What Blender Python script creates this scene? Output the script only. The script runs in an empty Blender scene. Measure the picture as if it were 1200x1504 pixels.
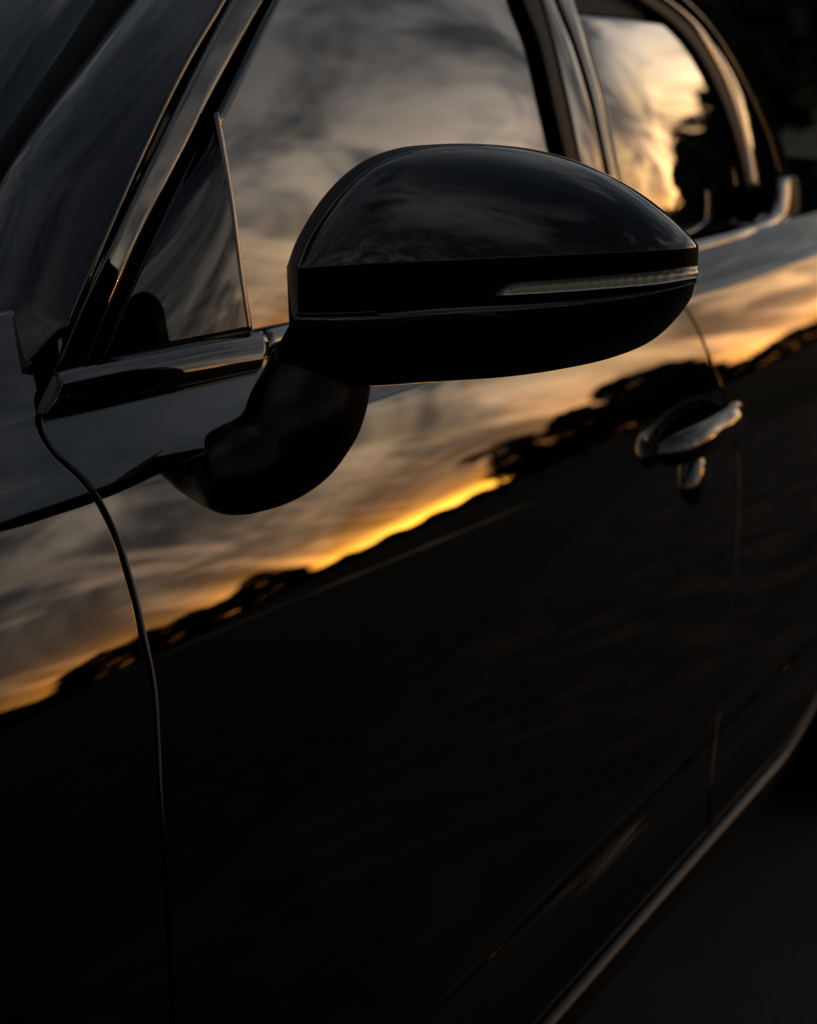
import bpy, math, random
import numpy as np
from mathutils import Vector

C = bpy.context.scene.collection
SC = bpy.context.scene
R = math.radians
random.seed(7)
rng = np.random.default_rng(11)

# ------------------------------------------------------------------ camera
HC = 1.10                                   # lens height above the ground, metres
FPX, W0, H0 = 2600.0, 1200, 1504            # focal length in photograph pixels
PITCH = math.atan(652 / FPX)
AZ = math.atan(1441 / (FPX / math.cos(PITCH)))
FWD = np.array([math.cos(AZ) * math.cos(PITCH), math.sin(AZ) * math.cos(PITCH), -math.sin(PITCH)])
RGT = np.array([math.sin(AZ), -math.cos(AZ), 0.0])
UPV = np.cross(RGT, FWD)
EYE = np.array([0.0, 0.0, HC])
cam_d = bpy.data.cameras.new('camera')
cam = bpy.data.objects.new('camera', cam_d)
C.objects.link(cam)
cam.location = EYE
cam.rotation_euler = Vector(FWD).to_track_quat('-Z', 'Y').to_euler()
cam_d.sensor_fit = 'VERTICAL'
cam_d.sensor_height = 36
cam_d.lens = FPX * 36 / H0
cam_d.clip_start, cam_d.clip_end = 0.05, 8000
cam_d.dof.use_dof = True
cam_d.dof.focus_distance = 1.035
cam_d.dof.aperture_fstop = 8.0
SC.camera = cam

# ------------------------------------------------------------------ sky: dusk, sun on the horizon behind the trees
SUN_AZ, SUN_EL = 29.0, 0.1                  # degrees from the car's axis towards its left side, and above the horizon
world = bpy.data.worlds.new('World')
SC.world = world
world.use_nodes = True
nt = world.node_tree
nt.nodes.clear()


class NodeMath:
    """short arithmetic on node sockets"""
    def __init__(self, tree): self.t = tree
    def put(self, sock, v):
        if isinstance(v, (int, float)): sock.default_value = v
        elif isinstance(v, (tuple, list)): sock.default_value = v
        else: self.t.links.new(v, sock)
    def m(self, op, *a, clamp=False):
        n = self.t.nodes.new('ShaderNodeMath'); n.operation = op; n.use_clamp = clamp
        for i, v in enumerate(a): self.put(n.inputs[i], v)
        return n.outputs[0]
    def add(self, *a):
        r = a[0]
        for b in a[1:]: r = self.m('ADD', r, b)
        return r
    def mul(self, *a):
        r = a[0]
        for b in a[1:]: r = self.m('MULTIPLY', r, b)
        return r
    def gauss(self, x, c, w):
        u = self.m('DIVIDE', self.m('SUBTRACT', x, c), w)
        return self.m('EXPONENT', self.m('MULTIPLY', self.m('MULTIPLY', u, u), -1.0))
    def smooth(self, x, a, b, lo=0.0, hi=1.0):
        n = self.t.nodes.new('ShaderNodeMapRange'); n.interpolation_type = 'SMOOTHSTEP'
        self.put(n.inputs['Value'], x)
        n.inputs['From Min'].default_value = a; n.inputs['From Max'].default_value = b
        n.inputs['To Min'].default_value = lo; n.inputs['To Max'].default_value = hi
        return n.outputs['Result']
    def vec(self, x, y, z):
        n = self.t.nodes.new('ShaderNodeCombineXYZ')
        for i, v in enumerate((x, y, z)): self.put(n.inputs[i], v)
        return n.outputs[0]
    def scale(self, col, f):
        n = self.t.nodes.new('ShaderNodeVectorMath'); n.operation = 'SCALE'
        self.put(n.inputs[0], col); self.put(n.inputs['Scale'], f)
        return n.outputs[0]
    def vadd(self, *a):
        r = a[0]
        for b in a[1:]:
            n = self.t.nodes.new('ShaderNodeVectorMath'); n.operation = 'ADD'
            self.put(n.inputs[0], r); self.put(n.inputs[1], b); r = n.outputs[0]
        return r
    def noise(self, v, scale, detail=5, rough=0.55, dist=0.0):
        n = self.t.nodes.new('ShaderNodeTexNoise')
        if v is not None: self.put(n.inputs['Vector'], v)
        n.inputs['Scale'].default_value = scale; n.inputs['Detail'].default_value = detail
        n.inputs['Roughness'].default_value = rough; n.inputs['Distortion'].default_value = dist
        return n.outputs['Fac']


k = NodeMath(nt)
tc = nt.nodes.new('ShaderNodeTexCoord')
sep = nt.nodes.new('ShaderNodeSeparateXYZ')
nt.links.new(tc.outputs['Generated'], sep.inputs[0])
dx, dy, dz = sep.outputs
az = k.m('MULTIPLY', k.m('ARCTAN2', k.m('MULTIPLY', dy, -1.0), dx), 57.29578)
el = k.m('MULTIPLY', k.m('ARCSINE', dz), 57.29578)
elp = k.m('MAXIMUM', el, 0.0)
den = k.m('ADD', k.m('MAXIMUM', dz, 0.0), 0.10)
px_, py_ = k.m('DIVIDE', dx, den), k.m('DIVIDE', dy, den)
plane = k.vec(px_, py_, 0.0)
# streaks of high cloud drawn out along one wind direction
sa, ca = math.sin(R(62)), math.cos(R(62))
st_u = k.add(k.mul(px_, ca), k.mul(py_, sa))
st_v = k.add(k.mul(px_, -sa), k.mul(py_, ca))
streak = k.noise(k.vec(k.mul(st_u, 0.50), k.mul(st_v, 1.45), 3.1), 1.0, 8, 0.58, 1.6)
puff = k.noise(k.vec(px_, py_, 9.7), 1.15, 7, 0.56, 0.45)
puff2 = k.noise(k.vec(px_, py_, 23.0), 0.45, 5, 0.5, 0.3)
m_streak = k.smooth(streak, 0.40, 0.62)
m_puff = k.smooth(puff, 0.40, 0.62)
m_big = k.smooth(puff2, 0.36, 0.62)
near = k.gauss(az, 18.0, 58.0)                                   # how close to the sunset's side
sky = nt.nodes.new('ShaderNodeTexSky'); sky.sky_type = 'NISHITA'; sky.sun_disc = False
sky.sun_elevation = R(SUN_EL); sky.sun_rotation = R(90 + SUN_AZ)
sky.air_density = 1.0; sky.dust_density = 2.0; sky.ozone_density = 1.5
# billows and wisps laid out by bearing and height over the horizon
billow = k.noise(k.vec(k.m('DIVIDE', az, 7.0), k.m('DIVIDE', el, 7.5), 4.4), 1.0, 9, 0.60, 0.9)
w_u = k.add(k.mul(az, math.cos(R(34))), k.mul(el, math.sin(R(34))))
w_v = k.add(k.mul(az, -math.sin(R(34))), k.mul(el, math.cos(R(34))))
wisp = k.noise(k.vec(k.m('DIVIDE', w_u, 9.0), k.m('DIVIDE', w_v, 2.1), 7.7), 1.0, 9, 0.62, 0.7)
m_bil = k.smooth(billow, 0.38, 0.64)
m_wsp = k.smooth(wisp, 0.45, 0.65)
mid = k.mul(k.m('EXPONENT', k.mul(k.m('POWER', k.m('DIVIDE', elp, 27.0), 2.6), -1.0)), k.add(0.30, k.mul(near, 0.70)))
mid = k.mul(mid, k.add(0.26, k.mul(m_bil, k.smooth(el, 6.0, 11.0, 0.48, 0.95)), k.mul(m_wsp, k.smooth(el, 6.0, 11.0, 0.66, 0.14))), k.smooth(el, 9.0, 20.0, 1.0, 0.68), k.add(0.75, k.mul(m_big, 0.35)), k.smooth(el, -1.0, 3.5, 0.35, 1.0))
lit = k.mul(mid, k.m('MULTIPLY', k.m('MAXIMUM', m_bil, m_wsp), k.gauss(el, 2.0, 16.0)))
cream = k.mul(k.gauss(az, 8.0, 11.0), k.gauss(el, 3.6, 4.2), k.add(0.10, k.mul(m_bil, 1.0)))
orange = k.mul(k.gauss(az, 27.0, 32.0), k.m('EXPONENT', k.m('DIVIDE', elp, -1.5)), k.add(0.55, k.mul(m_wsp, 0.75)))
warm = k.mul(k.gauss(az, 22.0, 27.0), k.gauss(el, 2.6, 3.6), k.add(0.12, k.mul(m_wsp, 0.95)))
core = k.mul(k.gauss(az, 30.6, 3.6), k.gauss(el, 0.35, 0.50))
zen = k.mul(k.add(0.42, k.mul(m_puff, 0.62), k.mul(m_streak, 0.20)), k.smooth(el, 4.0, 40.0), k.add(0.62, k.mul(k.gauss(az, 20.0, 75.0), 0.5)))
high = k.mul(k.smooth(puff, 0.46, 0.64), k.add(0.05, k.gauss(az, 48.0, 50.0), k.mul(k.gauss(k.m('ABSOLUTE', az), 150.0, 34.0), 0.28)), k.gauss(el, 50.0, 16.0))
upper = k.mul(k.gauss(az, 12.0, 42.0), k.gauss(el, 37.0, 13.0), k.add(0.6, k.mul(m_puff, 0.6)))
gold = k.mul(k.gauss(az, 30.0, 13.0), k.gauss(el, 5.0, 5.5), m_bil)
rim_ = k.mul(k.gauss(az, 33.0, 17.0), k.gauss(el, 0.7, 1.3), k.add(0.5, k.mul(m_wsp, 0.6)))
total = k.vadd(k.scale((0.105, 0.115, 0.125), upper), k.scale((1.0, 0.56, 0.14), gold), k.scale((5.5, 1.9, 0.06), rim_), k.scale((1.25, 1.12, 0.96), high), k.scale((0.120, 0.145, 0.185), zen),
               k.scale((1.20, 1.19, 1.17), mid),
               k.scale((0.74, 0.38, 0.03), lit),
               k.scale((4.5, 2.35, 0.52), cream),
               k.scale((7.6, 2.6, 0.16), orange),
               k.scale((2.7, 1.12, 0.16), warm),
               k.scale((24.0, 10.5, 0.8), core))
total = k.vadd(k.scale(total, 10.0), k.scale(sky.outputs['Color'], 0.06))
bg = nt.nodes.new('ShaderNodeBackground'); bg.inputs['Strength'].default_value = 0.1
nt.links.new(total, bg.inputs['Color'])
wo = nt.nodes.new('ShaderNodeOutputWorld')
nt.links.new(bg.outputs[0], wo.inputs['Surface'])

sun_d = bpy.data.lights.new('sun', 'SUN')
sun_d.energy = 0.3; sun_d.angle = R(0.5); sun_d.color = (1.0, 0.72, 0.42)
sun = bpy.data.objects.new('sun', sun_d); C.objects.link(sun)
sdir = Vector((math.cos(R(SUN_EL)) * math.cos(R(SUN_AZ)), -math.cos(R(SUN_EL)) * math.sin(R(SUN_AZ)), math.sin(R(SUN_EL))))
sun.rotation_euler = sdir.to_track_quat('Z', 'Y').to_euler()
SC.view_settings.view_transform = 'Standard'
SC.view_settings.look = 'None'
SC.view_settings.exposure = 0.0
SC.view_settings.gamma = 1.0
SC.cycles.use_denoising = True
SC.cycles.max_bounces = 8


# ------------------------------------------------------------------ materials
def new_mat(name):
    m = bpy.data.materials.new(name); m.use_nodes = True
    return m, m.node_tree, m.node_tree.nodes['Principled BSDF']


def mat(name, col, rough, ior=1.5, metal=0.0, var=0.0, vscale=30.0, bump=0.0, bscale=200.0, coat=0.0, spec=0.5):
    m, t, b = new_mat(name)
    q = NodeMath(t)
    b.inputs['Base Color'].default_value = (*col, 1)
    b.inputs['Roughness'].default_value = rough
    b.inputs['IOR'].default_value = ior
    b.inputs['Specular IOR Level'].default_value = spec
    b.inputs['Metallic'].default_value = metal
    b.inputs['Coat Weight'].default_value = coat
    b.inputs['Coat Roughness'].default_value = 0.02
    co = t.nodes.new('ShaderNodeTexCoord')
    if var:
        n = q.noise(co.outputs['Object'], vscale, 6, 0.6)
        t.links.new(q.smooth(n, 0.3, 0.75, rough * (1 - var), rough * (1 + var)), b.inputs['Roughness'])
    if bump:
        n = q.noise(co.outputs['Object'], bscale, 4, 0.5)
        bp = t.nodes.new('ShaderNodeBump'); bp.inputs['Strength'].default_value = bump
        bp.inputs['Distance'].default_value = 0.001
        t.links.new(n, bp.inputs['Height']); t.links.new(bp.outputs[0], b.inputs['Normal'])
    return m


PAINT = mat('black_paint', (0.0009, 0.0010, 0.0011), 0.006, 1.52)
GLOSS = mat('gloss_black_trim', (0.003, 0.003, 0.0032), 0.018, 1.52)
CHROME = mat('dark_bright_trim', (0.16, 0.155, 0.15), 0.16, 1.5, metal=1.0, var=0.3, vscale=40)
HANDLE = mat('dark_metal_handle', (0.085, 0.083, 0.08), 0.06, metal=1.0)
SILLM = mat('sill_plastic', (0.003, 0.003, 0.003), 0.30, 1.4, bump=0.1, bscale=1200, spec=0.32)
RUBBER = mat('rubber', (0.0025, 0.0025, 0.0028), 0.5, 1.45, bump=0.15, bscale=900, spec=0.08)
PLASTIC = mat('black_plastic', (0.002, 0.002, 0.0022), 0.25, 1.45, bump=0.05, bscale=1500, spec=0.2)
GLASS = mat('dark_tinted_glass', (0.0015, 0.0016, 0.0018), 0.003, 1.78)
FELT = mat('felt_strip', (0.0015, 0.0015, 0.0015), 0.9, 1.0, spec=0.0)
QGLASS = mat('sail_panel_gloss', (0.0012, 0.0012, 0.0012), 0.012, 1.52)
LENS = mat('indicator_lens_clear', (0.34, 0.32, 0.235), 0.35, 1.49, coat=1.0)
_t = LENS.node_tree; _q = NodeMath(_t); _b = _t.nodes['Principled BSDF']
_co = _t.nodes.new('ShaderNodeTexCoord'); _w = _t.nodes.new('ShaderNodeTexWave'); _w.bands_direction = 'Y'
_w.inputs['Scale'].default_value = 75.0; _w.inputs['Distortion'].default_value = 0.0
_t.links.new(_co.outputs['Object'], _w.inputs['Vector'])
_bp = _t.nodes.new('ShaderNodeBump'); _bp.inputs['Strength'].default_value = 0.8; _bp.inputs['Distance'].default_value = 0.0012
_t.links.new(_w.outputs['Fac'], _bp.inputs['Height']); _t.links.new(_bp.outputs[0], _b.inputs['Normal'])
GUIDE = mat('guide_painted_glint', (0.88, 0.86, 0.76), 0.3)  # near-white base paints in the sunlit glint along the light guide
SILVER = mat('mirror_silver', (0.6, 0.6, 0.6), 0.02, metal=1.0)
TRIMIN = mat('cabin_trim', (0.006, 0.006, 0.006), 0.8)
TYRE = mat('tyre_rubber', (0.004, 0.004, 0.004), 0.8, bump=0.3, bscale=400, spec=0.05)


def ground_mat(name, c1, c2, scale, rough, bump=0.4, bscale=60, spec=0.08):
    m, t, b = new_mat(name); q = NodeMath(t)
    b.inputs['Specular IOR Level'].default_value = spec
    co = t.nodes.new('ShaderNodeTexCoord')
    n = q.noise(co.outputs['Object'], scale, 7, 0.62)
    mx = t.nodes.new('ShaderNodeMix'); mx.data_type = 'RGBA'
    mx.inputs[6].default_value = (*c1, 1); mx.inputs[7].default_value = (*c2, 1)
    t.links.new(q.smooth(n, 0.3, 0.7), mx.inputs[0]); t.links.new(mx.outputs[2], b.inputs['Base Color'])
    t.links.new(q.smooth(n, 0.3, 0.7, rough * 0.8, min(1, rough * 1.2)), b.inputs['Roughness'])
    n2 = q.noise(co.outputs['Object'], bscale, 5, 0.6)
    bp = t.nodes.new('ShaderNodeBump'); bp.inputs['Strength'].default_value = bump; bp.inputs['Distance'].default_value = 0.01
    t.links.new(n2, bp.inputs['Height']); t.links.new(bp.outputs[0], b.inputs['Normal'])
    return m


ASPHALT = ground_mat('asphalt', (0.007, 0.007, 0.0072), (0.011, 0.0108, 0.0105), 9.0, 0.85)
BAYM = ground_mat('worn_asphalt', (0.012, 0.0115, 0.011), (0.026, 0.025, 0.024), 5.0, 0.8, bscale=180, bump=0.9, spec=0.2)
GRASSM = ground_mat('grass_field', (0.010, 0.011, 0.005), (0.018, 0.018, 0.008), 0.4, 0.95)
PATHM = ground_mat('pale_path', (0.34, 0.28, 0.20), (0.52, 0.45, 0.35), 0.35, 0.45, spec=0.5)
BARK = mat('bark', (0.03, 0.022, 0.016), 0.9, bump=0.6, bscale=30)
LEAFM = [mat('foliage_dark', (0.020, 0.026, 0.010), 0.7), mat('foliage_olive', (0.035, 0.036, 0.014), 0.7)]


# ------------------------------------------------------------------ measuring: a sight line of the photograph met with the car's own surfaces
def ray(px, py):
    return FPX * FWD + (px - W0 / 2) * RGT + (H0 / 2 - py) * UPV


# the body side's cross section, from the belt down: (drop below the lens, slope in degrees from upright)
SEC = [(0.120, 46), (0.165, 43), (0.184, 41), (0.192, 54), (0.199, 56), (0.214, 54), (0.2264, 49), (0.2273, 36), (0.2282, 20.5), (0.234, 18.6), (0.27, 17.0), (0.322, 14.3), (0.36, 11.6), (0.42, 9.2),
       (0.50, 5.4), (0.58, 1.2), (0.632, -3), (0.648, -4), (0.660, 22.5), (0.668, 25.9), (0.677, 24.9), (0.687, 25.6), (0.700, 12), (0.714, -2), (0.766, -7)]
_d = np.linspace(SEC[0][0], SEC[-1][0], 3200)
_phi = np.interp(_d, [s[0] for s in SEC], [s[1] for s in SEC])
kern = np.exp(-np.linspace(-2, 2, 7) ** 2); kern /= kern.sum()
_phi = np.convolve(np.pad(_phi, 3, mode='edge'), kern, 'valid')
_y = -np.concatenate([[0], np.cumsum(np.tan(np.radians(_phi[:-1])) * np.diff(_d))])
_y += 0.604 - np.interp(0.227, _d, _y)


def S(drop, X):                              # the body side: distance inward of the lens
    X = np.asarray(X, float)
    y = np.interp(np.asarray(drop), _d, _y)
    flare = np.clip(0.78 - X, 0, 1) ** 2 * 0.10 * np.clip((np.asarray(drop) - 0.25) / 0.2, 0, 1)
    taper = np.clip(X - 2.0, 0, 5) ** 2 * 0.03
    return y - flare + taper


# greenhouse section: belt upwards (drop falls)
_gd = np.linspace(0.24, -0.42, 700)
_gphi = np.interp(-_gd, [-0.24, -0.19, -0.12, -0.02, 0.06, 0.20, 0.42], [8.2, 8.6, 11.4, 16.0, 20.5, 33.0, 55.0])
_gy = np.concatenate([[0], np.cumsum(np.tan(np.radians(_gphi[:-1])) * -np.diff(_gd))])
_gy += 0.660 - np.interp(0.191, _gd[::-1], _gy[::-1])


def G(drop, X):
    y = np.interp(drop, _gd[::-1], _gy[::-1])
    t = np.clip(np.asarray(X, float) - 1.5, 0, 3)
    return y + np.where(t < 0.45, t ** 2 * 0.11, 0.022275 + (t - 0.45) * 0.099)


def meet(px, py, surf, off=0.0):
    """where the sight line through a pixel meets a surface moved `off` metres outwards"""
    d = ray(px, py)
    lo, hi = 0.15 / d[1], 2.6 / d[1]
    g = lambda l: l * d[1] - (float(surf(-l * d[2], l * d[0])) - off)
    for _ in range(60):
        mdl = 0.5 * (lo + hi)
        if g(mdl) > 0: hi = mdl
        else: lo = mdl
    p = d * (0.5 * (lo + hi))
    return np.array([p[0], p[1], HC + p[2]])


def on_plane(px, py, p0, n):
    d = ray(px, py); l = np.dot(np.asarray(p0) - EYE, n) / np.dot(d, n)
    return EYE + d * l


def smooth_line(pts, n, close=False):
    """n points evenly along a Catmull-Rom curve"""
    P = np.array(pts, float)
    ext = np.vstack([2 * P[0] - P[1], P, 2 * P[-1] - P[-2]])
    out = []
    for i in range(len(P) - 1):
        p0, p1, p2, p3 = ext[i:i + 4]
        d1, d2, d3 = (max(np.linalg.norm(b - a), 1e-6) ** 0.5 for a, b in ((p0, p1), (p1, p2), (p2, p3)))
        t0 = 0; t1 = d1; t2 = t1 + d2; t3 = t2 + d3
        for t in np.linspace(t1, t2, 24, endpoint=False):
            A1 = (t1 - t) / (t1 - t0) * p0 + (t - t0) / (t1 - t0) * p1
            A2 = (t2 - t) / (t2 - t1) * p1 + (t - t1) / (t2 - t1) * p2
            A3 = (t3 - t) / (t3 - t2) * p2 + (t - t2) / (t3 - t2) * p3
            B1 = (t2 - t) / (t2 - t0) * A1 + (t - t0) / (t2 - t0) * A2
            B2 = (t3 - t) / (t3 - t1) * A2 + (t - t1) / (t3 - t1) * A3
            out.append((t2 - t) / (t2 - t1) * B1 + (t - t1) / (t2 - t1) * B2)
    out.append(P[-1]); out = np.array(out)
    s = np.concatenate([[0], np.cumsum(np.linalg.norm(np.diff(out, axis=0), axis=1))])
    q = np.linspace(0, s[-1], n) if not isinstance(n, np.ndarray) else n * s[-1]
    return np.array([np.interp(q, s, out[:, j]) for j in range(out.shape[1])]).T


# ------------------------------------------------------------------ mesh helpers
def link(name, verts, faces, m, parent=None, smooth=True):
    me = bpy.data.meshes.new(name)
    me.from_pydata([tuple(map(float, v)) for v in verts], [], faces)
    me.update()
    if smooth: me.polygons.foreach_set('use_smooth', [True] * len(me.polygons))
    me.materials.append(m)
    o = bpy.data.objects.new(name, me); C.objects.link(o)
    if parent is not None: o.parent = parent
    return o


def sheet(name, P, m, parent=None, thick=0.0, toward=EYE, sharp=None):
    """a grid of points P[row][col] as one surface facing `toward`, given real thickness behind"""
    P = np.asarray(P, float); nr, nc = P.shape[:2]
    F = []
    for i in range(nr - 1):
        for j in range(nc - 1):
            a = i * nc + j; F.append((a, a + 1, a + nc + 1, a + nc))
    V = P.reshape(-1, 3)
    c = (nr // 2) * nc + nc // 2
    i, j = nr // 2 - (nr // 2 == nr - 1), nc // 2 - (nc // 2 == nc - 1)
    n = np.cross(P[i, j + 1] - P[i, j], P[i + 1, j] - P[i, j])
    if np.dot(n, np.asarray(toward) - P[i, j]) < 0: F = [f[::-1] for f in F]
    o = link(name, V, F, m, parent)
    if thick:
        s = o.modifiers.new('thickness', 'SOLIDIFY'); s.thickness = thick; s.offset = -1; s.use_quality_normals = True
    return o


def loft(A, B, n_across=9, bulge=0.0, lip=0.0, normal=None, power=2.0):
    """rows of points from curve A to curve B, bowed outwards by `bulge`, edges turned back by `lip`"""
    A, B = np.asarray(A), np.asarray(B)
    n = len(A)
    T = np.gradient(0.5 * (A + B), axis=0)
    N = np.cross(T, B - A); N /= np.maximum(np.linalg.norm(N, axis=1, keepdims=True), 1e-9)
    mid_ = 0.5 * (A + B)
    sgn = np.sign(np.sum(N * (EYE - mid_), axis=1, keepdims=True)); N = N * sgn
    if normal is not None: N = np.tile(np.asarray(normal, float), (n, 1))
    ts = 0.5 - 0.5 * np.cos(np.linspace(0, math.pi, n_across))
    rows = []
    if lip: rows.append(A - N * lip)
    for t in ts:
        h = bulge * (1 - abs(2 * t - 1) ** power)
        rows.append(A * (1 - t) + B * t + N * h)
    if lip: rows.append(B - N * lip)
    return np.array(rows)


def px_curve(pts, surf, off, n=40):
    return np.array([meet(x, y, surf, off) for x, y in smooth_line(pts, n)])


def empty(name, loc, label=None, cat=None, group=None, parent=None):
    o = bpy.data.objects.new(name, None); C.objects.link(o); o.location = loc
    if label: o['label'] = label; o['category'] = cat
    if group: o['group'] = group
    if parent is not None: o.parent = parent
    return o


# ------------------------------------------------------------------ the ground
def flat(name, pts, z, m):
    o = link(name, [(x, y, z) for x, y in pts], [tuple(range(len(pts)))], m, smooth=False)
    o['kind'] = 'structure'
    return o


N_ = 96
flat('ground', [(3000 * math.cos(a), 3000 * math.sin(a)) for a in np.linspace(0, 2 * math.pi, N_, endpoint=False)], 0.0, GRASSM)
flat('car_park', [(-30, -60), (62, -60.0), (11.0, -1.8), (11.0, 9), (-30, 9)], 0.004, ASPHALT)
flat('parking_bay', [(-12, 3.95), (-12.0, 8.9), (10.9, 8.9), (10.9, -3.6), (7.9, -2.6), (2.7, -0.9)], 0.008, BAYM)
pa_ = [(t + rng.uniform(-0.15, 0.15), -0.98 * (t - 15.6) - 5.6 + rng.uniform(-0.25, 0.25)) for t in np.linspace(17.5, 90, 30)]
pb_ = [(t + 1.2 + 0.55 * (t - 17.5) + rng.uniform(-0.2, 0.2), -0.98 * (t - 15.6) - 7.2 - 0.55 * (t - 17.5) + rng.uniform(-0.3, 0.3)) for t in np.linspace(90, 17.5, 30)]
flat('footpath', pb_ + pa_, 0.012, PATHM)

# ------------------------------------------------------------------ the car
car = empty('car', (0, 0, 0), 'glossy black car with its door mirror, dark side windows and front door facing the viewer', 'car')

FRONT_CUT = [(150, 390), (118, 455), (101, 492), (85, 545), (62, 592), (57, 622), (76, 660), (128, 712), (163, 772), (193, 862), (213, 950), (225, 1010), (234, 1150), (246, 1330), (256, 1560), (262, 2050)]
REAR_CUT = [(880, 250), (930, 370), (975, 420), (1010, 457), (1046, 535), (1073, 615), (1084, 690), (1081, 800), (1070, 950), (1050, 1080), (1042, 1160), (1044, 1240), (1060, 1420)]


def cut_fn(pts):
    q = [meet(x, y, S) for x, y in smooth_line(pts, 120)]
    dr = np.array([HC - p[2] for p in q]); X = np.array([p[0] for p in q])
    o = np.argsort(dr)
    return lambda d: np.interp(d, dr[o], X[o])


cutF, cutR = cut_fn(FRONT_CUT), cut_fn(REAR_CUT)
GAP = 0.0017


h_c = meet(1013, 636, S)
h_half = 0.5 * abs(meet(1080, 622, S)[0] - meet(948, 672, S)[0])


def dent(d, x):
    """the dished finger recess behind the front door's handle"""
    r = math.hypot((x - h_c[0]) / (h_half * 0.80), (d - (HC - h_c[2]) + 0.004) / 0.024)
    return 0.010 * max(0.0, 1 - r ** 4) ** 1.5 if r < 1 else 0.0


def panel(name, drops, left, right, m, ncol=70, roll_top=False, roll_bottom=True, parent=car):
    """a body panel between two edge curves; its edges roll inwards"""
    rows = []
    rr = 0.0015
    roll = [(0.0, 0.018), (0.0, rr), (0.15 * rr, 0.45 * rr), (0.45 * rr, 0.15 * rr), (rr, 0.0), (rr + 0.0004, 0.0), (rr + 0.0012, 0.0)]
    L = [left(d) for d in drops]; Rr = [right(d) for d in drops]
    nd = len(drops)
    ext = [(d, 0.0) for d in drops]
    if roll_bottom: ext += [(drops[-1] + 0.001, 0.0015), (drops[-1] + 0.002, 0.006), (drops[-1] + 0.002, 0.03)]
    if roll_top: ext = [(drops[0] - 0.0015, 0.02), (drops[0] - 0.0015, 0.004), (drops[0] - 0.001, 0.0012)] + ext
    for d, inn in ext:
        l, r = left(d), right(d)
        xs = [(l + a, b) for a, b in roll]
        xs += [(x, 0.0) for x in np.linspace(l + rr + 0.0012, r - rr - 0.0012, ncol)[1:-1]]
        xs += [(r - a, b) for a, b in reversed(roll)]
        ph = math.radians(float(np.interp(d, _d, _phi)))
        rows.append([(x, float(S(min(d, _d[-1]), x)) + b * math.cos(ph) + inn + (dent(d, x) if name == 'front_door' else 0.0), HC - d - b * math.sin(ph)) for x, b in xs])
    return sheet(name, rows, m, parent)


def drops_between(a, b, n=150):
    d = set(np.linspace(a, b, n))
    if a < 0.22: d |= set(np.linspace(0.2225, 0.2325, 26))
    return sorted(d)


fender = panel('front_fender', drops_between(0.1405, 0.757, 215), lambda d: -0.45, lambda d: cutF(d) - GAP, PAINT, 90, roll_top=True)
door = panel('front_door', drops_between(0.189, 0.757, 200), lambda d: cutF(d) + GAP, lambda d: cutR(d) - GAP - 0.001, PAINT, 230)
rdoor = panel('rear_door', drops_between(0.189, 0.757, 200), lambda d: cutR(d) + GAP + 0.001, lambda d: 3.4, PAINT, 90)
# dark inner structure seen in the shut lines
rows = [[(x, float(S(d, x)) + 0.024, HC - d) for x in np.linspace(-0.45, 3.4, 80)] for d in drops_between(0.236, 0.76, 60)]
sheet('inner_structure', rows, RUBBER, car)
# sill
rows = []
for d, o in [(0.766, -0.03), (0.767, -0.002), (0.7685, 0.0022), (0.7705, 0.0044), (0.7725, 0.0054), (0.7745, 0.0056), (0.777, 0.0052), (0.785, 0.0030), (0.80, -0.003), (0.83, -0.018), (0.85, -0.035), (0.858, -0.2)]:
    rows.append([(x, float(S(0.766, x)) - o, HC - d + 0.9 * max(0.0, x - 1.84) ** 2) for x in np.linspace(-0.45, 2.10, 130)])
sheet('sill', rows, SILLM, car, thick=0.002)
# wheels, mostly hidden behind the sill
for wx in (-0.62, 2.66):
    whl = empty('wheel', (wx, 0.70, 0.335), parent=car)
    prof = [(0.215, -0.10), (0.235, -0.118), (0.285, -0.122), (0.318, -0.112), (0.333, -0.085), (0.335, 0.0), (0.333, 0.085), (0.30, 0.115), (0.215, 0.10)]
    sheet('tyre', [[(r * math.cos(a), y, r * math.sin(a)) for r, y in prof] for a in np.linspace(0, 2 * math.pi, 65)], TYRE, whl)
    prof = [(0.03, -0.075), (0.06, -0.07), (0.19, -0.08), (0.205, -0.10), (0.217, -0.105), (0.215, -0.06), (0.20, 0.06)]
    sheet('rim', [[(r * math.cos(a), y - 0.012 * (abs(math.sin(2.5 * a)) < 0.35) * (0.05 < r < 0.2), r * math.sin(a)) for r, y in prof] for a in np.linspace(0, 2 * math.pi, 121)], mat('dark_rim', (0.012, 0.012, 0.012), 0.35), whl)

# ---- greenhouse -------------------------------------------------------
# lines of the photograph: door frame's outer and inner edge along the sloping pillar, from the belt up
FR_OUT = [(86, 537), (116, 462), (170, 345), (230, 218), (290, 95), (345, -12), (420, -160), (520, -350)]
FR_IN = [(127, 533), (152, 470), (207, 343), (262, 235), (318, 122), (390, -8), (470, -150), (575, -330)]
fo, fi = px_curve(FR_OUT, G, 0.004, 70), px_curve(FR_IN, G, 0.0045, 70)
sheet('door_frame', loft(fo, fi, 13, 0.0006, 0.0016, power=8.0), GLOSS, car, 0.0008)
si = px_curve([(150, 528), (172, 470), (224, 353), (275, 245), (330, 140), (400, 0), (482, -150), (588, -330)], G, -0.007, 70)
sheet('window_seal', loft(px_curve(FR_IN, G, 0.001, 70), si, 7, 0.0008, 0.004), FELT, car, 0.0015)
# gap seal between pillar and door frame
ap_r = px_curve([(96, 478), (112, 440), (160, 330), (215, 205), (272, 88), (330, -12), (405, -160), (505, -350)], G, 0.004, 70)
sheet('pillar_seal', loft(ap_r + np.array([0, 0.012, 0]), fo + np.array([0, 0.012, 0]), 5, 0.0), RUBBER, car, 0.002)


def G_belt(d, X):
    return np.interp(d, _gd[::-1], _gy[::-1])


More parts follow.
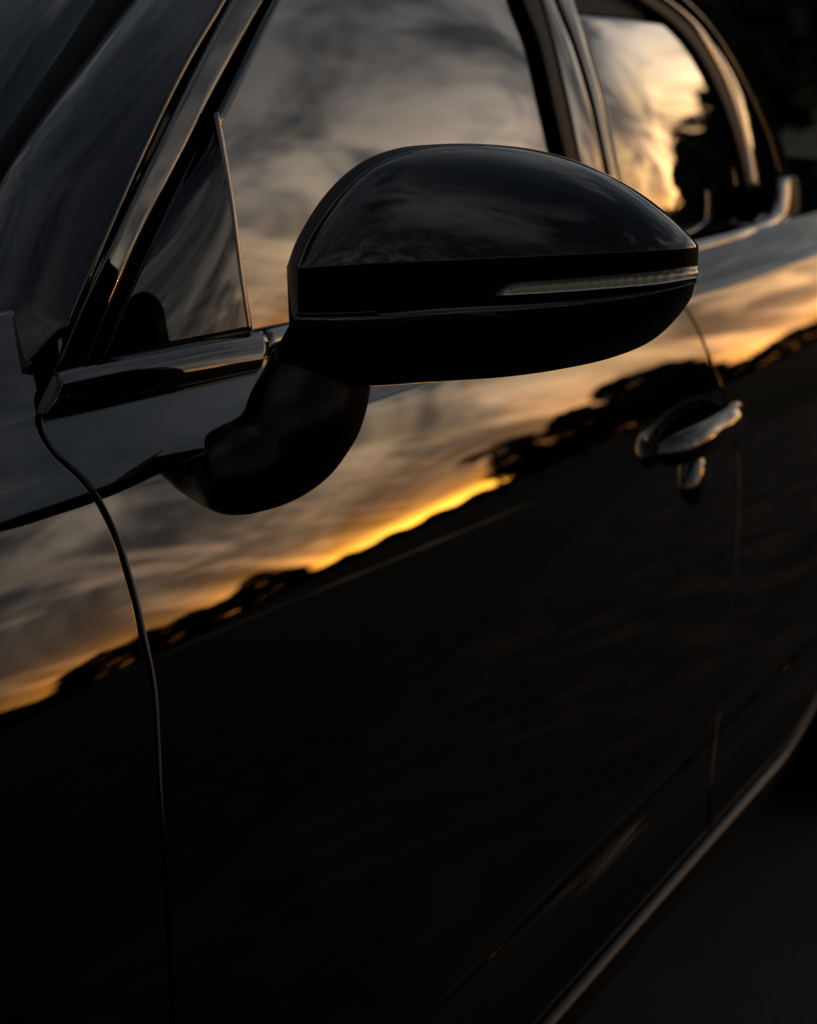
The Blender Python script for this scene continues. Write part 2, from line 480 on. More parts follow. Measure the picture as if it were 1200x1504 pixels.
def px_blend(pts, off, n):
    out = []
    for x, y in smooth_line(pts, n):
        w = 0.25 * min(max((x - 1095) / 45.0, 0), 1)
        out.append(meet(x, y, G_belt, off) * (1 - w) + meet(x, y, G, off) * w)
    return np.array(out)


def G_in(depth):                              # a sheet standing `depth` further in than the greenhouse
    return lambda d, X: G(d, X) + depth


# front pillar's painted face, wrapping in towards the windscreen
ap_l = px_curve([(-70, 428), (-30, 330), (0, 262), (60, 168), (125, 80), (190, -5), (300, -150), (450, -340)], G_in(0.105), 0, 70)
def foot_down(c):                             # carry a pillar edge on, down behind the fender
    t = (c[0] - c[2]) / np.linalg.norm(c[0] - c[2])
    return np.vstack([c[0] + t * q + np.array([0.0, 0.55 * q + 0.003, 0.0]) for q in (0.07, 0.045, 0.02, 0.003)] + [c])


sheet('front_pillar', loft(foot_down(ap_r), foot_down(ap_l), 24, 0.009, 0.006, power=2.2), PAINT, car, 0.002)
ws_a = px_curve([(-140, 428), (-80, 330), (0, 208), (70, 105), (140, 0), (250, -150), (400, -340)], G_in(0.125), 0, 70)
sheet('windscreen_seal', loft(ap_l + np.array([0, 0.002, -0.003]), ws_a, 7, 0.003), RUBBER, car, 0.002)
ws = [ws_a + np.array([-0.10 * t - 0.12 * t * (1 - t), 1.1 * t, 0.05 * 4 * t * (1 - t) * 0.4]) for t in np.linspace(0, 1, 16)]
sheet('windscreen', ws, GLASS, car, 0.005)
# bonnet, a shut line away from the fender's upper edge
xs_ = np.linspace(-0.45, 0.86, 60)
hood = [[(x, float(S(0.1405, x)) + 0.006 + inn, HC - 0.1430 - dz_) for x in xs_] for inn, dz_ in
        [(0.0, 0.02), (0.0, 0.004), (0.001, 0.001), (0.004, 0.0), (0.05, -0.004), (0.2, -0.01), (0.5, -0.02), (0.9, -0.02), (1.3, 0.0)]]
sheet('bonnet', hood, PAINT, car, 0.002)

# belt moulding: a wide forward piece, then the slim strip along the windows
b1t = px_curve([(83, 546), (150, 531), (240, 512), (330, 494), (385, 486)], G, 0.006, 40)
b1b = px_curve([(66, 608), (150, 592), (250, 570), (330, 553), (389, 540)], S, 0.004, 40)
sheet('belt_moulding', loft(b1t, b1b, 13, 0.005, 0.008), GLOSS, car, 0.0015)
B2T = [(388, 485), (440, 473), (560, 452), (800, 408), (1030, 352), (1085, 338), (1122, 326), (1140, 309), (1146, 284), (1146, 262)]
b2t = px_blend(B2T, 0.006, 90)
b2b = px_blend([(390, 520), (450, 505), (570, 480), (810, 430), (1030, 377), (1090, 357), (1138, 340), (1160, 316), (1164, 286), (1161, 260)], 0.008, 90)
sheet('belt_moulding', loft(b2t, b2b, 11, 0.004, 0.008), CHROME, car, 0.0015)
b3 = px_blend([(390, 536), (450, 520), (570, 494), (810, 443), (1030, 388), (1092, 367), (1150, 348), (1176, 318), (1179, 286), (1174, 258)], 0.003, 90)
sheet('belt_seal', loft(b2b + np.array([0, 0.006, 0]), b3 + np.array([0, 0.004, 0]), 5, 0.001), RUBBER, car, 0.0015)
b0 = px_curve([(x - 2, y - 5) for x, y in B2T], G, 0.0, 90)
sheet('window_ledge', loft(b2t + np.array([0, 0.004, -0.002]), b0 + np.array([0, 0.004, -0.012]), 5, 0.0), FELT, car, 0.0015)

# front window
wl = px_curve([(128, 545), (172, 470), (224, 353), (275, 245), (330, 140), (400, 0), (482, -150)], G, -0.008, 60)
wr = px_curve([(868, 420), (856, 330), (842, 240), (826, 150), (806, 60), (790, 0), (745, -150)], G, -0.008, 60)
# rows at equal heights so that the pane follows the body's own curve
hs = np.linspace(HC - 0.215, HC + 0.09, 46)


def pane(name, edge_a, edge_b, ncol=40, m=GLASS, off=-0.008, hs=hs):
    ea, eb = edge_a[np.argsort(edge_a[:, 2])], edge_b[np.argsort(edge_b[:, 2])]
    rows = []
    for h in hs:
        xa, xb = np.interp(h, ea[:, 2], ea[:, 0]), np.interp(h, eb[:, 2], eb[:, 0])
        rows.append([(x, float(G(HC - h, x)) - off, h) for x in np.linspace(xa, xb, ncol)])
    return sheet(name, rows, m, car, 0.004)


pane('front_window', wl, wr)
# B pillar: seal, gloss cover, joint, rear cover
bp = [
    ('window_seal', [(868, 430), (848, 322), (832, 238), (812, 150), (791, 60), (768, 0), (722, -150)], [(895, 420), (868, 318), (851, 236), (832, 150), (812, 60), (795, 0), (752, -150)], 0.001, RUBBER, 0.001),
    ('pillar_cover', [(892, 420), (870, 318), (852, 236), (834, 150), (813, 60), (797, 0), (755, -150)], [(925, 410), (904, 318), (887, 245), (866, 150), (838, 60), (813, 0), (770, -150)], 0.003, GLOSS, 0.001),
    ('pillar_cover', [(932, 410), (911, 318), (893, 245), (873, 150), (845, 60), (821, 0), (778, -150)], [(940, 410), (925, 318), (906, 250), (886, 150), (860, 60), (842, 0), (800, -150)], 0.003, GLOSS, 0.001),
]
for nm, a, b, off, m_, bg_ in bp:
    sheet(nm, loft(px_curve(a, G, off, 50), px_curve(b, G, off, 50), 7, bg_, 0.008), m_, car, 0.0015)
fz = fi[np.argsort(fi[:, 2])]
rows = [[(x, float(G(HC - h, x)) + 0.016, h) for x in np.linspace(np.interp(h, fz[:, 2], fz[:, 0]), 2.0, 60)] for h in np.linspace(HC - 0.2, HC + 0.12, 24)]
# rear window
rl = px_curve([(938, 410), (922, 318), (904, 250), (884, 150), (858, 60), (838, 0), (796, -150)], G, -0.006, 60)
RR_IN = [(1112, 345), (1106, 310), (1090, 225), (1058, 132), (1010, 52), (945, 0), (860, -45), (790, -75)]
rr_ = px_curve(RR_IN, G, -0.006, 70)
pane('rear_window', rl, rr_, 40, GLASS, -0.006, np.linspace(HC - 0.215, HC + 0.055, 40))
RR_S = [(1117, 330), (1111, 300), (1096, 216), (1066, 122), (1020, 42), (958, -10), (870, -56), (790, -90)]
sheet('window_seal', loft(px_curve([(x - 4, y) for x, y in RR_IN], G, 0.0, 60), px_curve([(1103 + 12, 330), (1107, 300), (1094, 218), (1064, 125), (1017, 44), (954, -8), (868, -54), (788, -88)], G, 0.003, 60), 7, 0.001, 0.008), RUBBER, car, 0.0015)
r_o = px_curve([(1123, 330), (1115, 298), (1101, 212), (1074, 119), (1031, 42), (974, -6), (886, -59), (796, -102)], G, 0.005, 60)
sheet('window_surround', loft(px_curve([(1117, 330), (1109, 300), (1095, 216), (1066, 123), (1019, 42), (957, -10), (870, -56), (790, -91)], G, 0.004, 60), r_o, 9, 0.003, 0.008), CHROME, car, 0.0015)
# rear corner glass behind the rear window
qa = px_curve([(1126, 330), (1117, 298), (1101, 212), (1075, 120), (1044, 62)], G, -0.003, 30)
qb = px_curve([(1150, 322), (1148, 280), (1138, 235), (1098, 140), (1048, 62)], G, -0.003, 30)
sheet('corner_glass', loft(qa, qb, 8, 0.001), GLASS, car, 0.004)
# roof side rail and roof
ra = px_curve([(1147, 262), (1129, 200), (1095, 124), (1049, 46), (1000, -6), (910, -68), (800, -120)], G, 0.003, 60)
rb = px_curve([(1158, 250), (1140, 192), (1106, 112), (1062, 36), (1014, -20), (925, -85), (810, -140)], G_in(0.05), 0, 60)
sheet('roof_rail', loft(ra, rb, 12, 0.008, 0.006), PAINT, car, 0.002)
roof = [rb + np.array([0.0, 1.15 * t, 0.03 * math.sin(math.pi * t)]) for t in np.linspace(0, 1, 10)]
sheet('roof', roof, PAINT, car, 0.002)
# rear quarter behind the window
rows_q = []
for dq, inn in [(0.200, -0.006), (0.194, 0.0), (0.189, 0.010), (0.186, 0.026), (0.183, 0.05), (0.180, 0.085), (0.175, 0.14), (0.166, 0.25), (0.156, 0.45), (0.150, 0.8), (0.152, 1.2)]:
    rows_q.append([(x, float(S(0.190, x)) + inn, HC - dq - 0.010 * math.exp(-((x - 2.0) / 0.25) ** 2)) for x in np.linspace(2.16, 3.4, 40)])
sheet('rear_quarter', rows_q, PAINT, car, 0.002)
# roof front part over the front window, so that the cabin is closed
tf_a = px_curve([(475, -150), (560, -150), (640, -150), (790, -150)], G, 0.0, 20)
tf = [[p + np.array([0.06 * t, 1.15 * t, 0.06 * t + 0.03 * math.sin(math.pi * t)]) for p in tf_a] for t in np.linspace(0, 1, 10)]
sheet('front_roof', tf, PAINT, car, 0.002)

# triangular sail panel ahead of the window
qL = px_curve([(150, 527), (205, 405), (262, 285), (312, 164)], G, -0.006, 40)
qR = px_curve([(369, 486), (356, 400), (341, 285), (320, 166)], G, 0.009, 40)
sail = sheet('sail_panel', loft(qL, qR, 20, 0.0022, 0.0), QGLASS, car, 0.004)
e1 = px_curve([(367, 487), (354, 400), (339, 285), (318, 165)], G, 0.0098, 40)
e2 = px_curve([(371.5, 487), (358, 400), (343, 285), (322, 165)], G, 0.008, 40)
sheet('sail_panel_edge', loft(e1, e2, 5, 0.0008, 0.004), CHROME, car, 0.001)
# cabin trim behind the panes
sheet('cabin_trim', rows, TRIMIN, car, 0.004)

# ---- door mirror ------------------------------------------------------
sw = R(8)
E_D = np.array([-math.cos(sw), -math.sin(sw), 0.0])
M0 = np.array([0.94, 0.585, HC - 0.10])


def mp(px, py, d):
    """a point of the mirror: the photograph's point at depth d ahead of the mirror's rim"""
    return on_plane(px, py, M0 + E_D * d, E_D)


def interp_curve(pts):
    P = smooth_line(pts, 200)
    return lambda s: np.array([np.interp(s, np.linspace(0, 1, 200), P[:, 0]), np.interp(s, np.linspace(0, 1, 200), P[:, 1])])


XL, XR = 420.0, 1026.0


def Dmax(x):                                 # how far the front of the shell stands ahead of the rim, along its width
    s = min(max((x - XL) / (XR - XL), 0.0), 1.0)
    rise = 1 - (1 - min(s / 0.45, 1.0)) ** 2.4
    tip = math.sqrt(max(0.0, 1 - (max(s - 0.42, 0) / 0.58) ** 2.7))
    return (0.058 + 0.020 * rise) * (0.10 + 0.90 * tip)


wing = empty('wing_mirror', (0, 0, 0), parent=car)
cosg = lambda n: 0.5 - 0.5 * np.cos(np.linspace(0, math.pi, n))
CAP_TOP = interp_curve([(438, 391), (456, 348), (500, 285), (545, 246), (590, 226), (650, 215), (720, 213), (790, 221), (850, 238), (915, 268), (970, 306), (1010, 343), (1026, 361)])
CAP_BOT = interp_curve([(438, 394), (520, 391), (640, 387), (800, 379), (920, 372), (1000, 366), (1026, 362.5)])
OUT_TOP = interp_curve([(421, 393), (436, 352), (480, 283), (528, 240), (578, 219), (645, 211.5), (720, 212.0), (790, 220.5), (850, 237.5), (915, 268), (970, 306), (1010, 343), (1026, 361)])
scol = np.concatenate([cosg(90)])


def d_cap(s, t):
    x = CAP_BOT(s)[0]
    D = Dmax(x); d0 = 0.012 + 0.036 * max(0, 1 - s / 0.6) ** 1.1
    d0 = min(d0, D * 0.8)
    e = 0.60
    f0 = math.sqrt(1 - (1 - e * t) ** 2) / math.sqrt(1 - (1 - e) ** 2)
    return d0 + (D - d0) * f0


ts = np.linspace(0, 1, 50) ** 1.6
rows = []
for t in ts:
    rows.append([mp(*(CAP_TOP(s) * (1 - t) + CAP_BOT(s) * t), d_cap(s, t)) for s in scol])
# edge rolled in under the cap
for dy_, dd in [(0.8, 0.0008), (1.6, 0.0022), (1.8, 0.007)]:
    rows.append([mp(CAP_BOT(s)[0], CAP_BOT(s)[1] + dy_, d_cap(s, 1.0) - dd * min(1, 0.15 + d_cap(s, 1.0) / 0.03)) for s in scol])
sheet('mirror_cap', rows, PAINT, wing)

# bezel round the rear edge, visible along the inner and upper outline
bz = []
for t in np.linspace(0, 1, 9):
    row = []
    for s in scol:
        D = d_cap(s, 0)
        a, b = OUT_TOP(s), CAP_TOP(s)
        p = a * (1 - t) + b * t
        row.append(mp(*p, (D - 0.004) * t ** 0.8 - 0.010 * (1 - t)))
    bz.append(row)
bz.insert(0, [mp(*OUT_TOP(s), -0.022) for s in scol])
sheet('mirror_bezel', bz, mat('matt_bezel', (0.0008, 0.0008, 0.0009), 0.35, 1.4, spec=0.12), wing)

BAND_BOT = interp_curve([(428, 462), (480, 461), (560, 458), (640, 452), (800, 443), (920, 431), (985, 422), (1023, 414)])
BAND_TOP = interp_curve([(421, 393), (520, 391), (640, 387), (800, 379), (920, 372), (1000, 366), (1026.5, 362)])


def d_band(px, py=None):
    D = Dmax(px)
    return D - 0.0045 * min(1.0, 0.1 + D / 0.03)


rows = []
for t in np.linspace(-0.03, 1.04, 14):
    row = []
    for s in scol:
        p = BAND_TOP(s) * (1 - t) + BAND_BOT(s) * t
        dd = d_band(p[0]) if p[0] > 440 else d_band(440) * max(0, (p[0] - 418) / 22) ** 0.6
        row.append(mp(*p, dd - 0.0045 * max(t, 0) * min(1, 0.1 + Dmax(p[0]) / 0.03)))
    rows.append(row)
sheet('mirror_band', rows, PLASTIC, wing)

LOW_TOP = interp_curve([(433, 463), (480, 462), (560, 459), (640, 452), (800, 443), (920, 431), (985, 422), (1022, 415)])
LOW_BOT = interp_curve([(397, 527), (402, 538), (420, 548), (455, 560), (500, 568), (545, 567.5), (650, 560), (740, 554), (820, 543), (900, 525), (958, 500), (995, 466), (1016, 436), (1022, 417)])
wing_rows = []
ledge = [(0.0, -0.006), (0.0, -0.002), (0.008, 0.0006), (0.016, 0.0014), (0.05, 0.0018), (0.09, 0.0022), (0.094, 0.0022)]
for t, h in ledge + [(t, None) for t in np.linspace(0.105, 1, 40)]:
    row = []
    for s in scol:
        p = LOW_TOP(s) * (1 - t) + LOW_BOT(s) * t
        D = d_band(p[0]) if p[0] > 440 else d_band(440)
        g = min(1.0, 0.08 + D / 0.03)
        if h is not None: d_ = D + h * g
        else:
            u = (t - 0.094) / 0.906
            d_ = (D + 0.0022 * g) * (math.sqrt(max(0.0, 1 - (0.985 * u) ** 2.4)) * 0.86 + 0.14)
        row.append(mp(*p, d_))
    wing_rows.append(row)
wing_rows.append([mp(*LOW_BOT(s), -0.012 * min(1.0, 0.1 + s / 0.12)) for s in scol])
sheet('mirror_lower_shell', wing_rows, GLOSS, wing)
# bright joint line between the band and the stalk's half of the shell
ja = [mp(x, y, d_band(max(x, 441)) + 0.0035) for x, y in smooth_line([(436, 460), (490, 459.5), (552, 457)], 20)]
jb = [mp(x, y, d_band(max(x, 441)) + 0.0045) for x, y in smooth_line([(436, 462.5), (490, 462), (552, 459.5)], 20)]
sheet('joint_strip', loft(ja, jb, 5, 0.0008, 0.002), GLOSS, wing)

# indicator lens: a long sliver pointed at its inner end
IT = interp_curve([(724, 437), (736, 424), (752, 416.5), (800, 412), (900, 403.5), (980, 396.5), (1024, 390.5)])
IB = interp_curve([(724, 438), (740, 437), (800, 433.5), (900, 427), (970, 420), (1022.5, 411)])
s2 = cosg(70)


def strip_on_band(nm, A, B, off, bul, m_, lip=0.004, n=9):
    a = np.array([mp(*A(s), d_band(A(s)[0]) + (off - 0.002) * min(1, 0.1 + Dmax(A(s)[0]) / 0.03)) for s in s2])
    b = np.array([mp(*B(s), d_band(B(s)[0]) + (off - 0.002) * min(1, 0.1 + Dmax(B(s)[0]) / 0.03)) for s in s2])
    return sheet(nm, loft(a, b, n, bul, lip), m_, wing)


strip_on_band('indicator_bezel', IT, IB, 0.0006, 0.0006, GLOSS)
IT2 = interp_curve([(733, 434), (744, 425), (757, 418.8), (800, 415), (900, 407), (980, 400), (1023, 394.5)])
IB2 = interp_curve([(733, 434.6), (744, 434), (800, 430.5), (900, 423.5), (970, 417), (1022, 408)])
strip_on_band('indicator_lens', IT2, IB2, 0.0024, 0.0012, LENS)
IT3 = interp_curve([(740, 432), (800, 428.6), (900, 421.4), (970, 415), (1021, 406.5)])
IB3 = interp_curve([(740, 434), (800, 430.6), (900, 423.4), (970, 417), (1021, 408.5)])
strip_on_band('light_guide', IT3, IB3, 0.0046, 0.0008, GUIDE, 0.001, 7)
IT4 = interp_curve([(746, 424.2), (757, 418.9), (800, 415.1), (900, 407.1), (980, 400.1), (1022.5, 394.8)])
IB4 = interp_curve([(747, 425.2), (758, 420.2), (800, 416.6), (900, 408.6), (980, 401.6), (1022.3, 396.2)])
strip_on_band('lens_edge', IT4, IB4, 0.0044, 0.0005, CHROME, 0.001, 5)

# back of the housing with the mirror glass
ring_px = [OUT_TOP(s) for s in np.linspace(0, 1, 40)] + [LOW_BOT(s) for s in np.linspace(1, 0.06, 40)]
ring = np.array([mp(*p, -0.012) for p in ring_px]); cen = ring.mean(0)
back = [ring, cen + (ring - cen) * 0.97 - E_D * 0.016, cen + (ring - cen) * 0.90 - E_D * 0.018, cen + (ring - cen) * 0.89 - E_D * 0.010]
Vb = np.vstack(back); nb = len(ring); Fb = []
for i in range(3):
    for j in range(nb):
        a, b = i * nb + j, i * nb + (j + 1) % nb
        Fb.append((a, b, b + nb, a + nb))
link('mirror_rear_housing', Vb, Fb, PLASTIC, wing)
link('mirror_glass', cen + (ring - cen) * 0.893 - E_D * 0.0102, [tuple(range(nb))], SILVER, wing, smooth=False)

# stalk: an arm that leaves the door's shoulder and curls up into the housing
ys = float(S(0.255, 0.95))
path = smooth_line([np.array([0.920, 0.668, HC - 0.278]), np.array([0.922, 0.635, HC - 0.266])] +
                   [on_plane(x, y, np.array([0, Y, 0.0]), np.array([0, 1.0, 0])) for x, y, Y in
                    [(344, 692, 0.606), (392, 673, 0.589), (424, 648, 0.578), (441, 620, 0.571), (462, 575, 0.566), (474, 525, 0.564)]], 44)
T = np.gradient(path, axis=0); T /= np.linalg.norm(T, axis=1, keepdims=True)
V, F = [], []
ns = 48
for i in range(len(path)):
    u = i / (len(path) - 1)
    ex = np.array([1.0, 0, 0]); ex -= T[i] * np.dot(ex, T[i]); ex /= np.linalg.norm(ex)
    ey = np.cross(T[i], ex)
    rx = np.interp(u, [0, 0.2, 0.5, 0.8, 1], [0.056, 0.046, 0.035, 0.035, 0.030])
    ry = np.interp(u, [0, 0.2, 0.5, 0.8, 1], [0.024, 0.024, 0.030, 0.035, 0.031])
    for j in range(ns):
        a = 2 * math.pi * j / ns
        c_, s_ = math.cos(a), math.sin(a)
        e = 0.85
        V.append(path[i] + ex * rx * math.copysign(abs(c_) ** e, c_) + ey * ry * math.copysign(abs(s_) ** e, s_))
for i in range(len(path) - 1):
    for j in range(ns):
        a, b = i * ns + j, i * ns + (j + 1) % ns
        F.append((a, b, b + ns, a + ns))
F.append(tuple(range(ns))[::-1]); F.append(tuple((len(path) - 1) * ns + j for j in range(ns)))
stalk = link('mirror_stalk', V, F, PLASTIC, wing)
rm = stalk.modifiers.new('moulded', 'REMESH'); rm.mode = 'VOXEL'; rm.voxel_size = 0.0014; rm.use_smooth_shade = True
sm = stalk.modifiers.new('soft', 'SMOOTH'); sm.factor = 0.5; sm.iterations = 90

# rubber gasket where the stalk leaves the door
gk = []
for u in np.linspace(0, 2 * math.pi, ns + 1):
    j = int(round(u / (2 * math.pi) * ns)) % ns
    i0 = 15
    c0 = path[i0]; v0 = np.array(V[i0 * ns + j])
    gk.append([c0 + (v0 - c0) * q + T[i0] * w for q, w in ((1.0, -0.004), (1.035, -0.004), (1.05, 0.0), (1.035, 0.002), (1.0, 0.002))])
sheet('stalk_gasket', gk, RUBBER, wing)

# ---- door handle ------------------------------------------------------
def body_frame(px, py):
    p = meet(px, py, S)
    d = HC - p[2]
    n = np.array([0, -1.0, (float(S(d - 0.004, p[0])) - float(S(d + 0.004, p[0]))) / 0.008]); n /= np.linalg.norm(n)
    ex = np.array([1.0, 0, 0]); ev = np.cross(ex, n); ev *= np.sign(ev[2])
    return p, ex, ev, n


hp, hx, hv, hn = body_frame(1013, 640)
hl = 0.5 * abs(meet(1080, 622, S)[0] - meet(948, 672, S)[0])


def bar_along(name, pts, rv, rn, m_, parent, nseg=40, ns=20):
    P = smooth_line(pts, nseg); V, F = [], []
    for i in range(nseg):
        u = i / (nseg - 1)
        q = max(0.0, 1 - abs(2 * u - 1) ** 7) ** 0.5
        a_v, a_n = rv * (0.25 + 0.75 * q), rn * (0.3 + 0.7 * q)
        for j in range(ns):
            a = 2 * math.pi * j / ns
            V.append(P[i] + hv * a_v * math.sin(a) + hn * a_n * math.cos(a))
    for i in range(nseg - 1):
        for j in range(ns):
            a, b = i * ns + j, i * ns + (j + 1) % ns
            F.append((a, b, b + ns, a + ns))
    F.append(tuple(range(ns))[::-1]); F.append(tuple((nseg - 1) * ns + j for j in range(ns)))
    return link(name, V, F, m_, parent)


H = lambda x, v, n: hp + hx * (x * 0.96 + 0.008) + hv * v + hn * n
bar_along('door_handle', [H(-hl * 0.84, -0.002, 0.001), H(-hl * 0.74, -0.001, 0.014), H(-hl * 0.5, 0, 0.026), H(0, 0.001, 0.030), H(hl * 0.5, 0.001, 0.026), H(hl * 0.80, 0.0, 0.014), H(hl * 0.92, 0, 0.001)],
          0.0165, 0.0085, HANDLE, door)
# lock cover hanging under the handle, drop shaped
lp, _, lv, ln = body_frame(1020, 701)
drop = []
for r in np.sin(np.linspace(0.02, math.pi / 2, 18)):
    row = []
    for a in np.linspace(0, 2 * math.pi, 61):
        w_ = 0.030 * (1.0 - 0.25 * math.sin(a)) * math.cos(a); v_ = 0.028 * math.sin(a)
        row.append(lp + hx * r * w_ + lv * r * v_ + ln * (-0.001 + 0.013 * math.sqrt(max(0.0, 1 - r ** 2.6))))
    drop.append(row)
sheet('lock_cover', drop, HANDLE, door)

# ------------------------------------------------------------------ trees
def leaf_quads(centres, size, squash=1.0):
    n = len(centres)
    a = rng.normal(size=(n, 3)); a /= np.linalg.norm(a, axis=1, keepdims=True)
    b = rng.normal(size=(n, 3)); b -= a * np.sum(a * b, axis=1, keepdims=True); b /= np.linalg.norm(b, axis=1, keepdims=True)
    s = size * rng.uniform(0.6, 1.4, (n, 1))
    V = np.stack([centres - a * s, centres - b * s * 0.55, centres + a * s, centres + b * s * 0.55], 1).reshape(-1, 3)
    F = [(4 * i, 4 * i + 1, 4 * i + 2, 4 * i + 3) for i in range(n)]
    return V, F


def trunk_mesh(h, r, limbs, lean=0.0):
    V, F = [], []
    def tube(P, r0, r1, ns=8):
        P = np.asarray(P); base = len(V)
        for i, p in enumerate(P):
            rr = r0 + (r1 - r0) * i / (len(P) - 1)
            t = P[min(i + 1, len(P) - 1)] - P[max(i - 1, 0)]; t = t / np.linalg.norm(t)
            e1 = np.cross(t, [0.3, 0.9, 0.1]); e1 /= np.linalg.norm(e1); e2 = np.cross(t, e1)
            for j in range(ns):
                a = 2 * math.pi * j / ns; V.append(p + e1 * rr * math.cos(a) + e2 * rr * math.sin(a))
        for i in range(len(P) - 1):
            for j in range(ns):
                a, b = base + i * ns + j, base + i * ns + (j + 1) % ns
                F.append((a, b, b + ns, a + ns))
    tube(smooth_line([(0, 0, 0), (0.04 * h * lean, 0.02 * h, 0.35 * h), (0.15 * h * lean, 0, 0.8 * h)], 10), r, r * 0.45)
    for i in range(limbs):
        a = 2.4 * i; z0 = h * (0.35 + 0.4 * i / limbs)
        st = np.array([0.08 * h * lean, 0, z0]); en = st + np.array([math.cos(a) * 0.3 * h, math.sin(a) * 0.3 * h, 0.25 * h])
        tube(smooth_line([st, (st + en) / 2 + np.array([0, 0, -0.03 * h]), en], 6), r * 0.4, r * 0.1, 6)
    return V, F


def crown_pts(h, wid, base, n, clumps):
    out = []
    for c in range(clumps):
        a = rng.uniform(0, 2 * math.pi); zz = rng.uniform(0, 1)
        rad = wid * math.sqrt(max(0.05, 1 - (2 * zz - 0.85) ** 2)) * rng.uniform(0.2, 0.85)
        ce = np.array([math.cos(a) * rad, math.sin(a) * rad, base + (h - base) * (0.1 + 0.8 * zz)])
        rr = wid * rng.uniform(0.22, 0.42)
        p = rng.normal(size=(n // clumps, 3)); p /= np.linalg.norm(p, axis=1, keepdims=True)
        p *= rng.uniform(0.45, 1.0, (len(p), 1)) ** 0.5 * rr
        p[:, 2] *= 0.75
        out.append(ce + p)
    return np.vstack(out)


def tree_proto(kind):
    if kind == 'broad': h, wid, base, n, cl, leaf = 6.0, 2.7, 1.3, 6500, 34, 0.19
    elif kind == 'round': h, wid, base, n, cl, leaf = 5.0, 2.4, 0.7, 6000, 28, 0.19
    elif kind == 'dense': h, wid, base, n, cl, leaf = 7.0, 3.0, 0.4, 15000, 46, 0.17
    else: h, wid, base, n, cl, leaf = 2.6, 1.9, 0.1, 3000, 18, 0.12
    tv, tf_ = trunk_mesh(h * 0.9, 0.16 if kind != 'bush' else 0.06, 6, rng.uniform(-1, 1))
    cv, cf = leaf_quads(crown_pts(h, wid, base, n, cl), leaf)
    def me(nm, v, f, m_):
        q = bpy.data.meshes.new(nm); q.from_pydata([tuple(map(float, x)) for x in v], [], f); q.materials.append(m_); return q
    return me('trunk', tv, tf_, BARK), me('crown', cv, cf, LEAFM[0 if kind in ('dense', 'round') else 1])


PROTO = {kk: [tree_proto(kk) for _ in range(2)] for kk in ('broad', 'round', 'dense', 'bush')}


def tree(kind, var, azd, dist, h_scale, label, group, rot=0.0, name='tree', cat='tree'):
    t = empty(name, (dist * math.cos(R(azd)), -dist * math.sin(R(azd)), 0), label, cat, group)
    t.rotation_euler.z = rot; t.scale = (h_scale,) * 3
    for nm, me in zip(('trunk', 'crown'), PROTO[kind][var]):
        o = bpy.data.objects.new(nm, me); C.objects.link(o); o.parent = t


FIELD = 'trees across the field mirrored in the car'
for i, (kd, v, a, ds, hsx, lab) in enumerate([
    ('broad', 0, 20.0, 62, 0.52, 'broad tree silhouetted across the field, mirrored just above the door handle'),
    ('round', 0, 21.0, 62, 0.82, 'round tree across the field, mirrored left of the door handle'),
    ('broad', 1, 22.6, 60, 0.74, 'loose tree across the field, mirrored between handle and mirror housing'),
    ('round', 1, 24.3, 62, 0.74, 'low round tree across the field next to the leaning one'),
    ('broad', 0, 26.1, 64, 0.62, 'small open tree across the field beside the leaning one'),
    ('round', 0, 35.2, 112, 0.62, 'small round tree on the far side of the sunset gap'),
    ('broad', 1, 36.6, 110, 0.60, 'spreading tree beyond the sunset gap'),
    ('round', 1, 38.3, 108, 0.58, 'far low tree mirrored close to the front door edge'),
    ('broad', 0, 40.0, 108, 0.60, 'open tree with sky under its crown, mirrored at the front door edge'),
    ('broad', 1, 42.0, 106, 0.58, 'spreading tree mirrored in the front fender'),
    ('round', 0, 44.5, 104, 0.66, 'round tree mirrored at the far end of the fender'),
]):
    tree(kd, v, a, ds, hsx, lab, FIELD, rot=i * 1.3)
def palm(azd, dist, h, label):
    t = empty('palm_tree', (dist * math.cos(R(azd)), -dist * math.sin(R(azd)), 0), label, 'palm tree', FIELD)
    tv, tf2 = trunk_mesh(h, 0.16, 0, 1.2)
    link('trunk', tv, tf2, BARK, t)
    top = np.array([0.18 * h, 0, 0.8 * h]); V, F = [], []
    for i in range(17):
        a = 2.4 * i; L = rng.uniform(1.5, 2.1); up = rng.uniform(0.1, 0.9)
        for u in np.linspace(0.08, 1, 22):
            p = top + np.array([math.cos(a) * L * u, math.sin(a) * L * u, up * L * u - 0.9 * L * u * u])
            for sd in (-1, 1):
                w = np.array([-math.sin(a), math.cos(a), -0.5]) * sd * 0.36 * math.sin(math.pi * min(1, u + 0.12) ** 0.8)
                e = np.array([math.cos(a), math.sin(a), -0.2]) * 0.045
                b = len(V); V += [p - e, p + e, p + w + e * 3]; F.append((b, b + 1, b + 2))
    link('fronds', V, F, LEAFM[0], t, smooth=False)


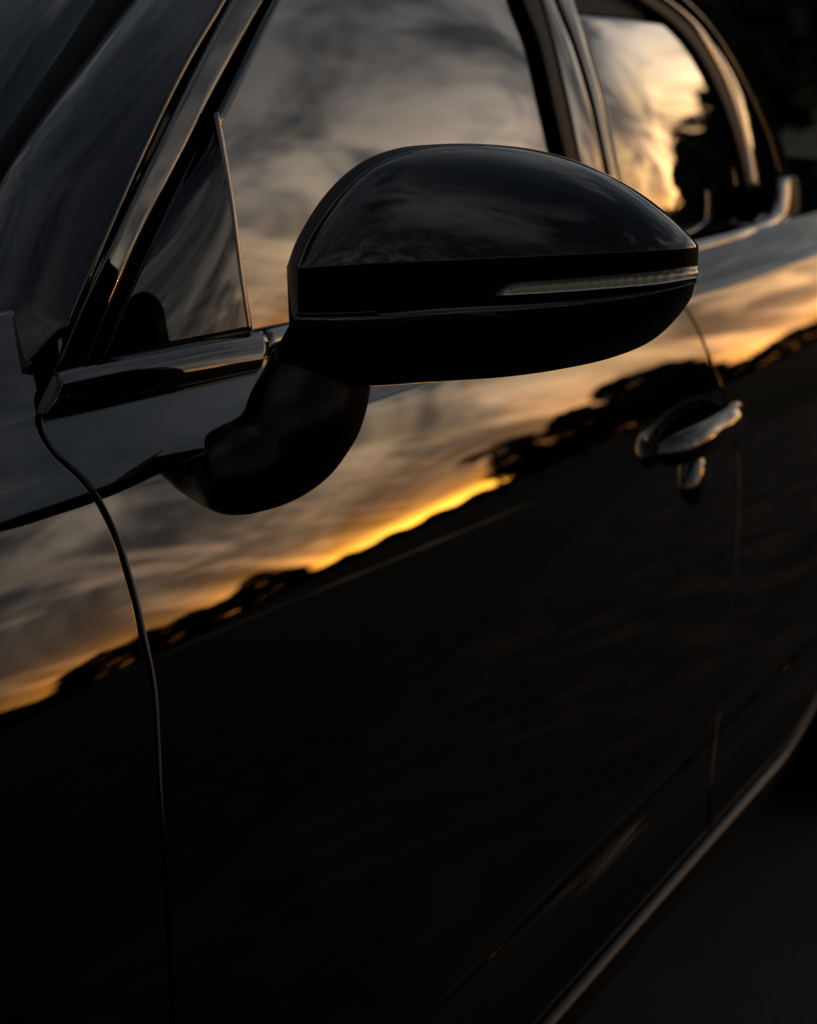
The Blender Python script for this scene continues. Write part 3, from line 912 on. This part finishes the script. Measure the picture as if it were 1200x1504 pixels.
palm(27.3, 58, 4.2, 'leaning palm across the field beside the bright sunset gap')
for i, (kd, a, ds, hsx, lab) in enumerate([
    ('dense', 6.2, 44, 0.60, 'round tree mirrored low in the corner of the rear window'),
    ('dense', 3.6, 40, 0.80, 'taller loose tree mirrored near the rear window trim'),
    ('dense', 1.6, 36, 0.95, 'bulky dark tree behind the car, on the sunset side'),
    ('dense', -3.0, 28, 0.80, 'bulky dark tree straight behind the car'),
]):
    tree(kd, i % 2, a, ds, hsx, lab, 'dark trees behind the car', rot=i * 2.1)
for i, (a, ds, hsx, lab) in enumerate([
    (-10, 22, 0.9, 'dark tree just past the picture edge behind the car'),
    (-14, 19, 0.85, 'dark blurred tree at the upper right edge beyond the roof'),
    (-18.5, 17, 0.95, 'dark blurred tree showing over the sloping rear roof'),
    (-23, 18, 1.0, 'dark blurred tree behind the roof rail'),
    (-28, 19, 1.0, 'dark tree hidden mostly behind the cabin'),
]):
    tree('dense', i % 2, a, ds, hsx, lab, 'dark trees beyond the roof', rot=i * 1.7)

# far wood along the horizon, one mass
pts = []
for a in np.arange(-14, 80, 0.10):
    hgt = 1.9 + 1.3 * math.sin(a * 0.9) * math.sin(a * 0.37 + 1) + 0.8 * math.sin(a * 2.3)
    if 26.5 < a < 34.6: hgt = 1.4 + 0.3 * math.sin(a * 4)
    if a < 25: hgt = 3.6 + 0.5 * math.sin(a * 1.9)
    if a > 34.6: hgt += 2.2
    m_ = 40
    r_ = 165 + rng.uniform(-5, 5, m_)
    aa = np.radians(a + rng.uniform(-0.1, 0.1, m_))
    pts.append(np.stack([r_ * np.cos(aa), -r_ * np.sin(aa), rng.uniform(0, 1, m_) ** 0.8 * max(hgt, 0.5)], 1))
for a in np.arange(80, 346, 0.22):
    hgt = 5.0 + 1.5 * math.sin(a * 0.31) + 1.2 * math.sin(a * 1.7)
    r_ = 75 + rng.uniform(-5, 5, 34)
    aa = np.radians(a + rng.uniform(-0.2, 0.2, 34))
    pts.append(np.stack([r_ * np.cos(aa), -r_ * np.sin(aa), rng.uniform(0, 1, 34) ** 0.8 * hgt], 1))
v_, f_ = leaf_quads(np.vstack(pts), 0.45)
wood = link('far_wood', v_, f_, LEAFM[0], smooth=False)
wood['kind'] = 'stuff'; wood['label'] = 'far dark line of woods along the horizon'
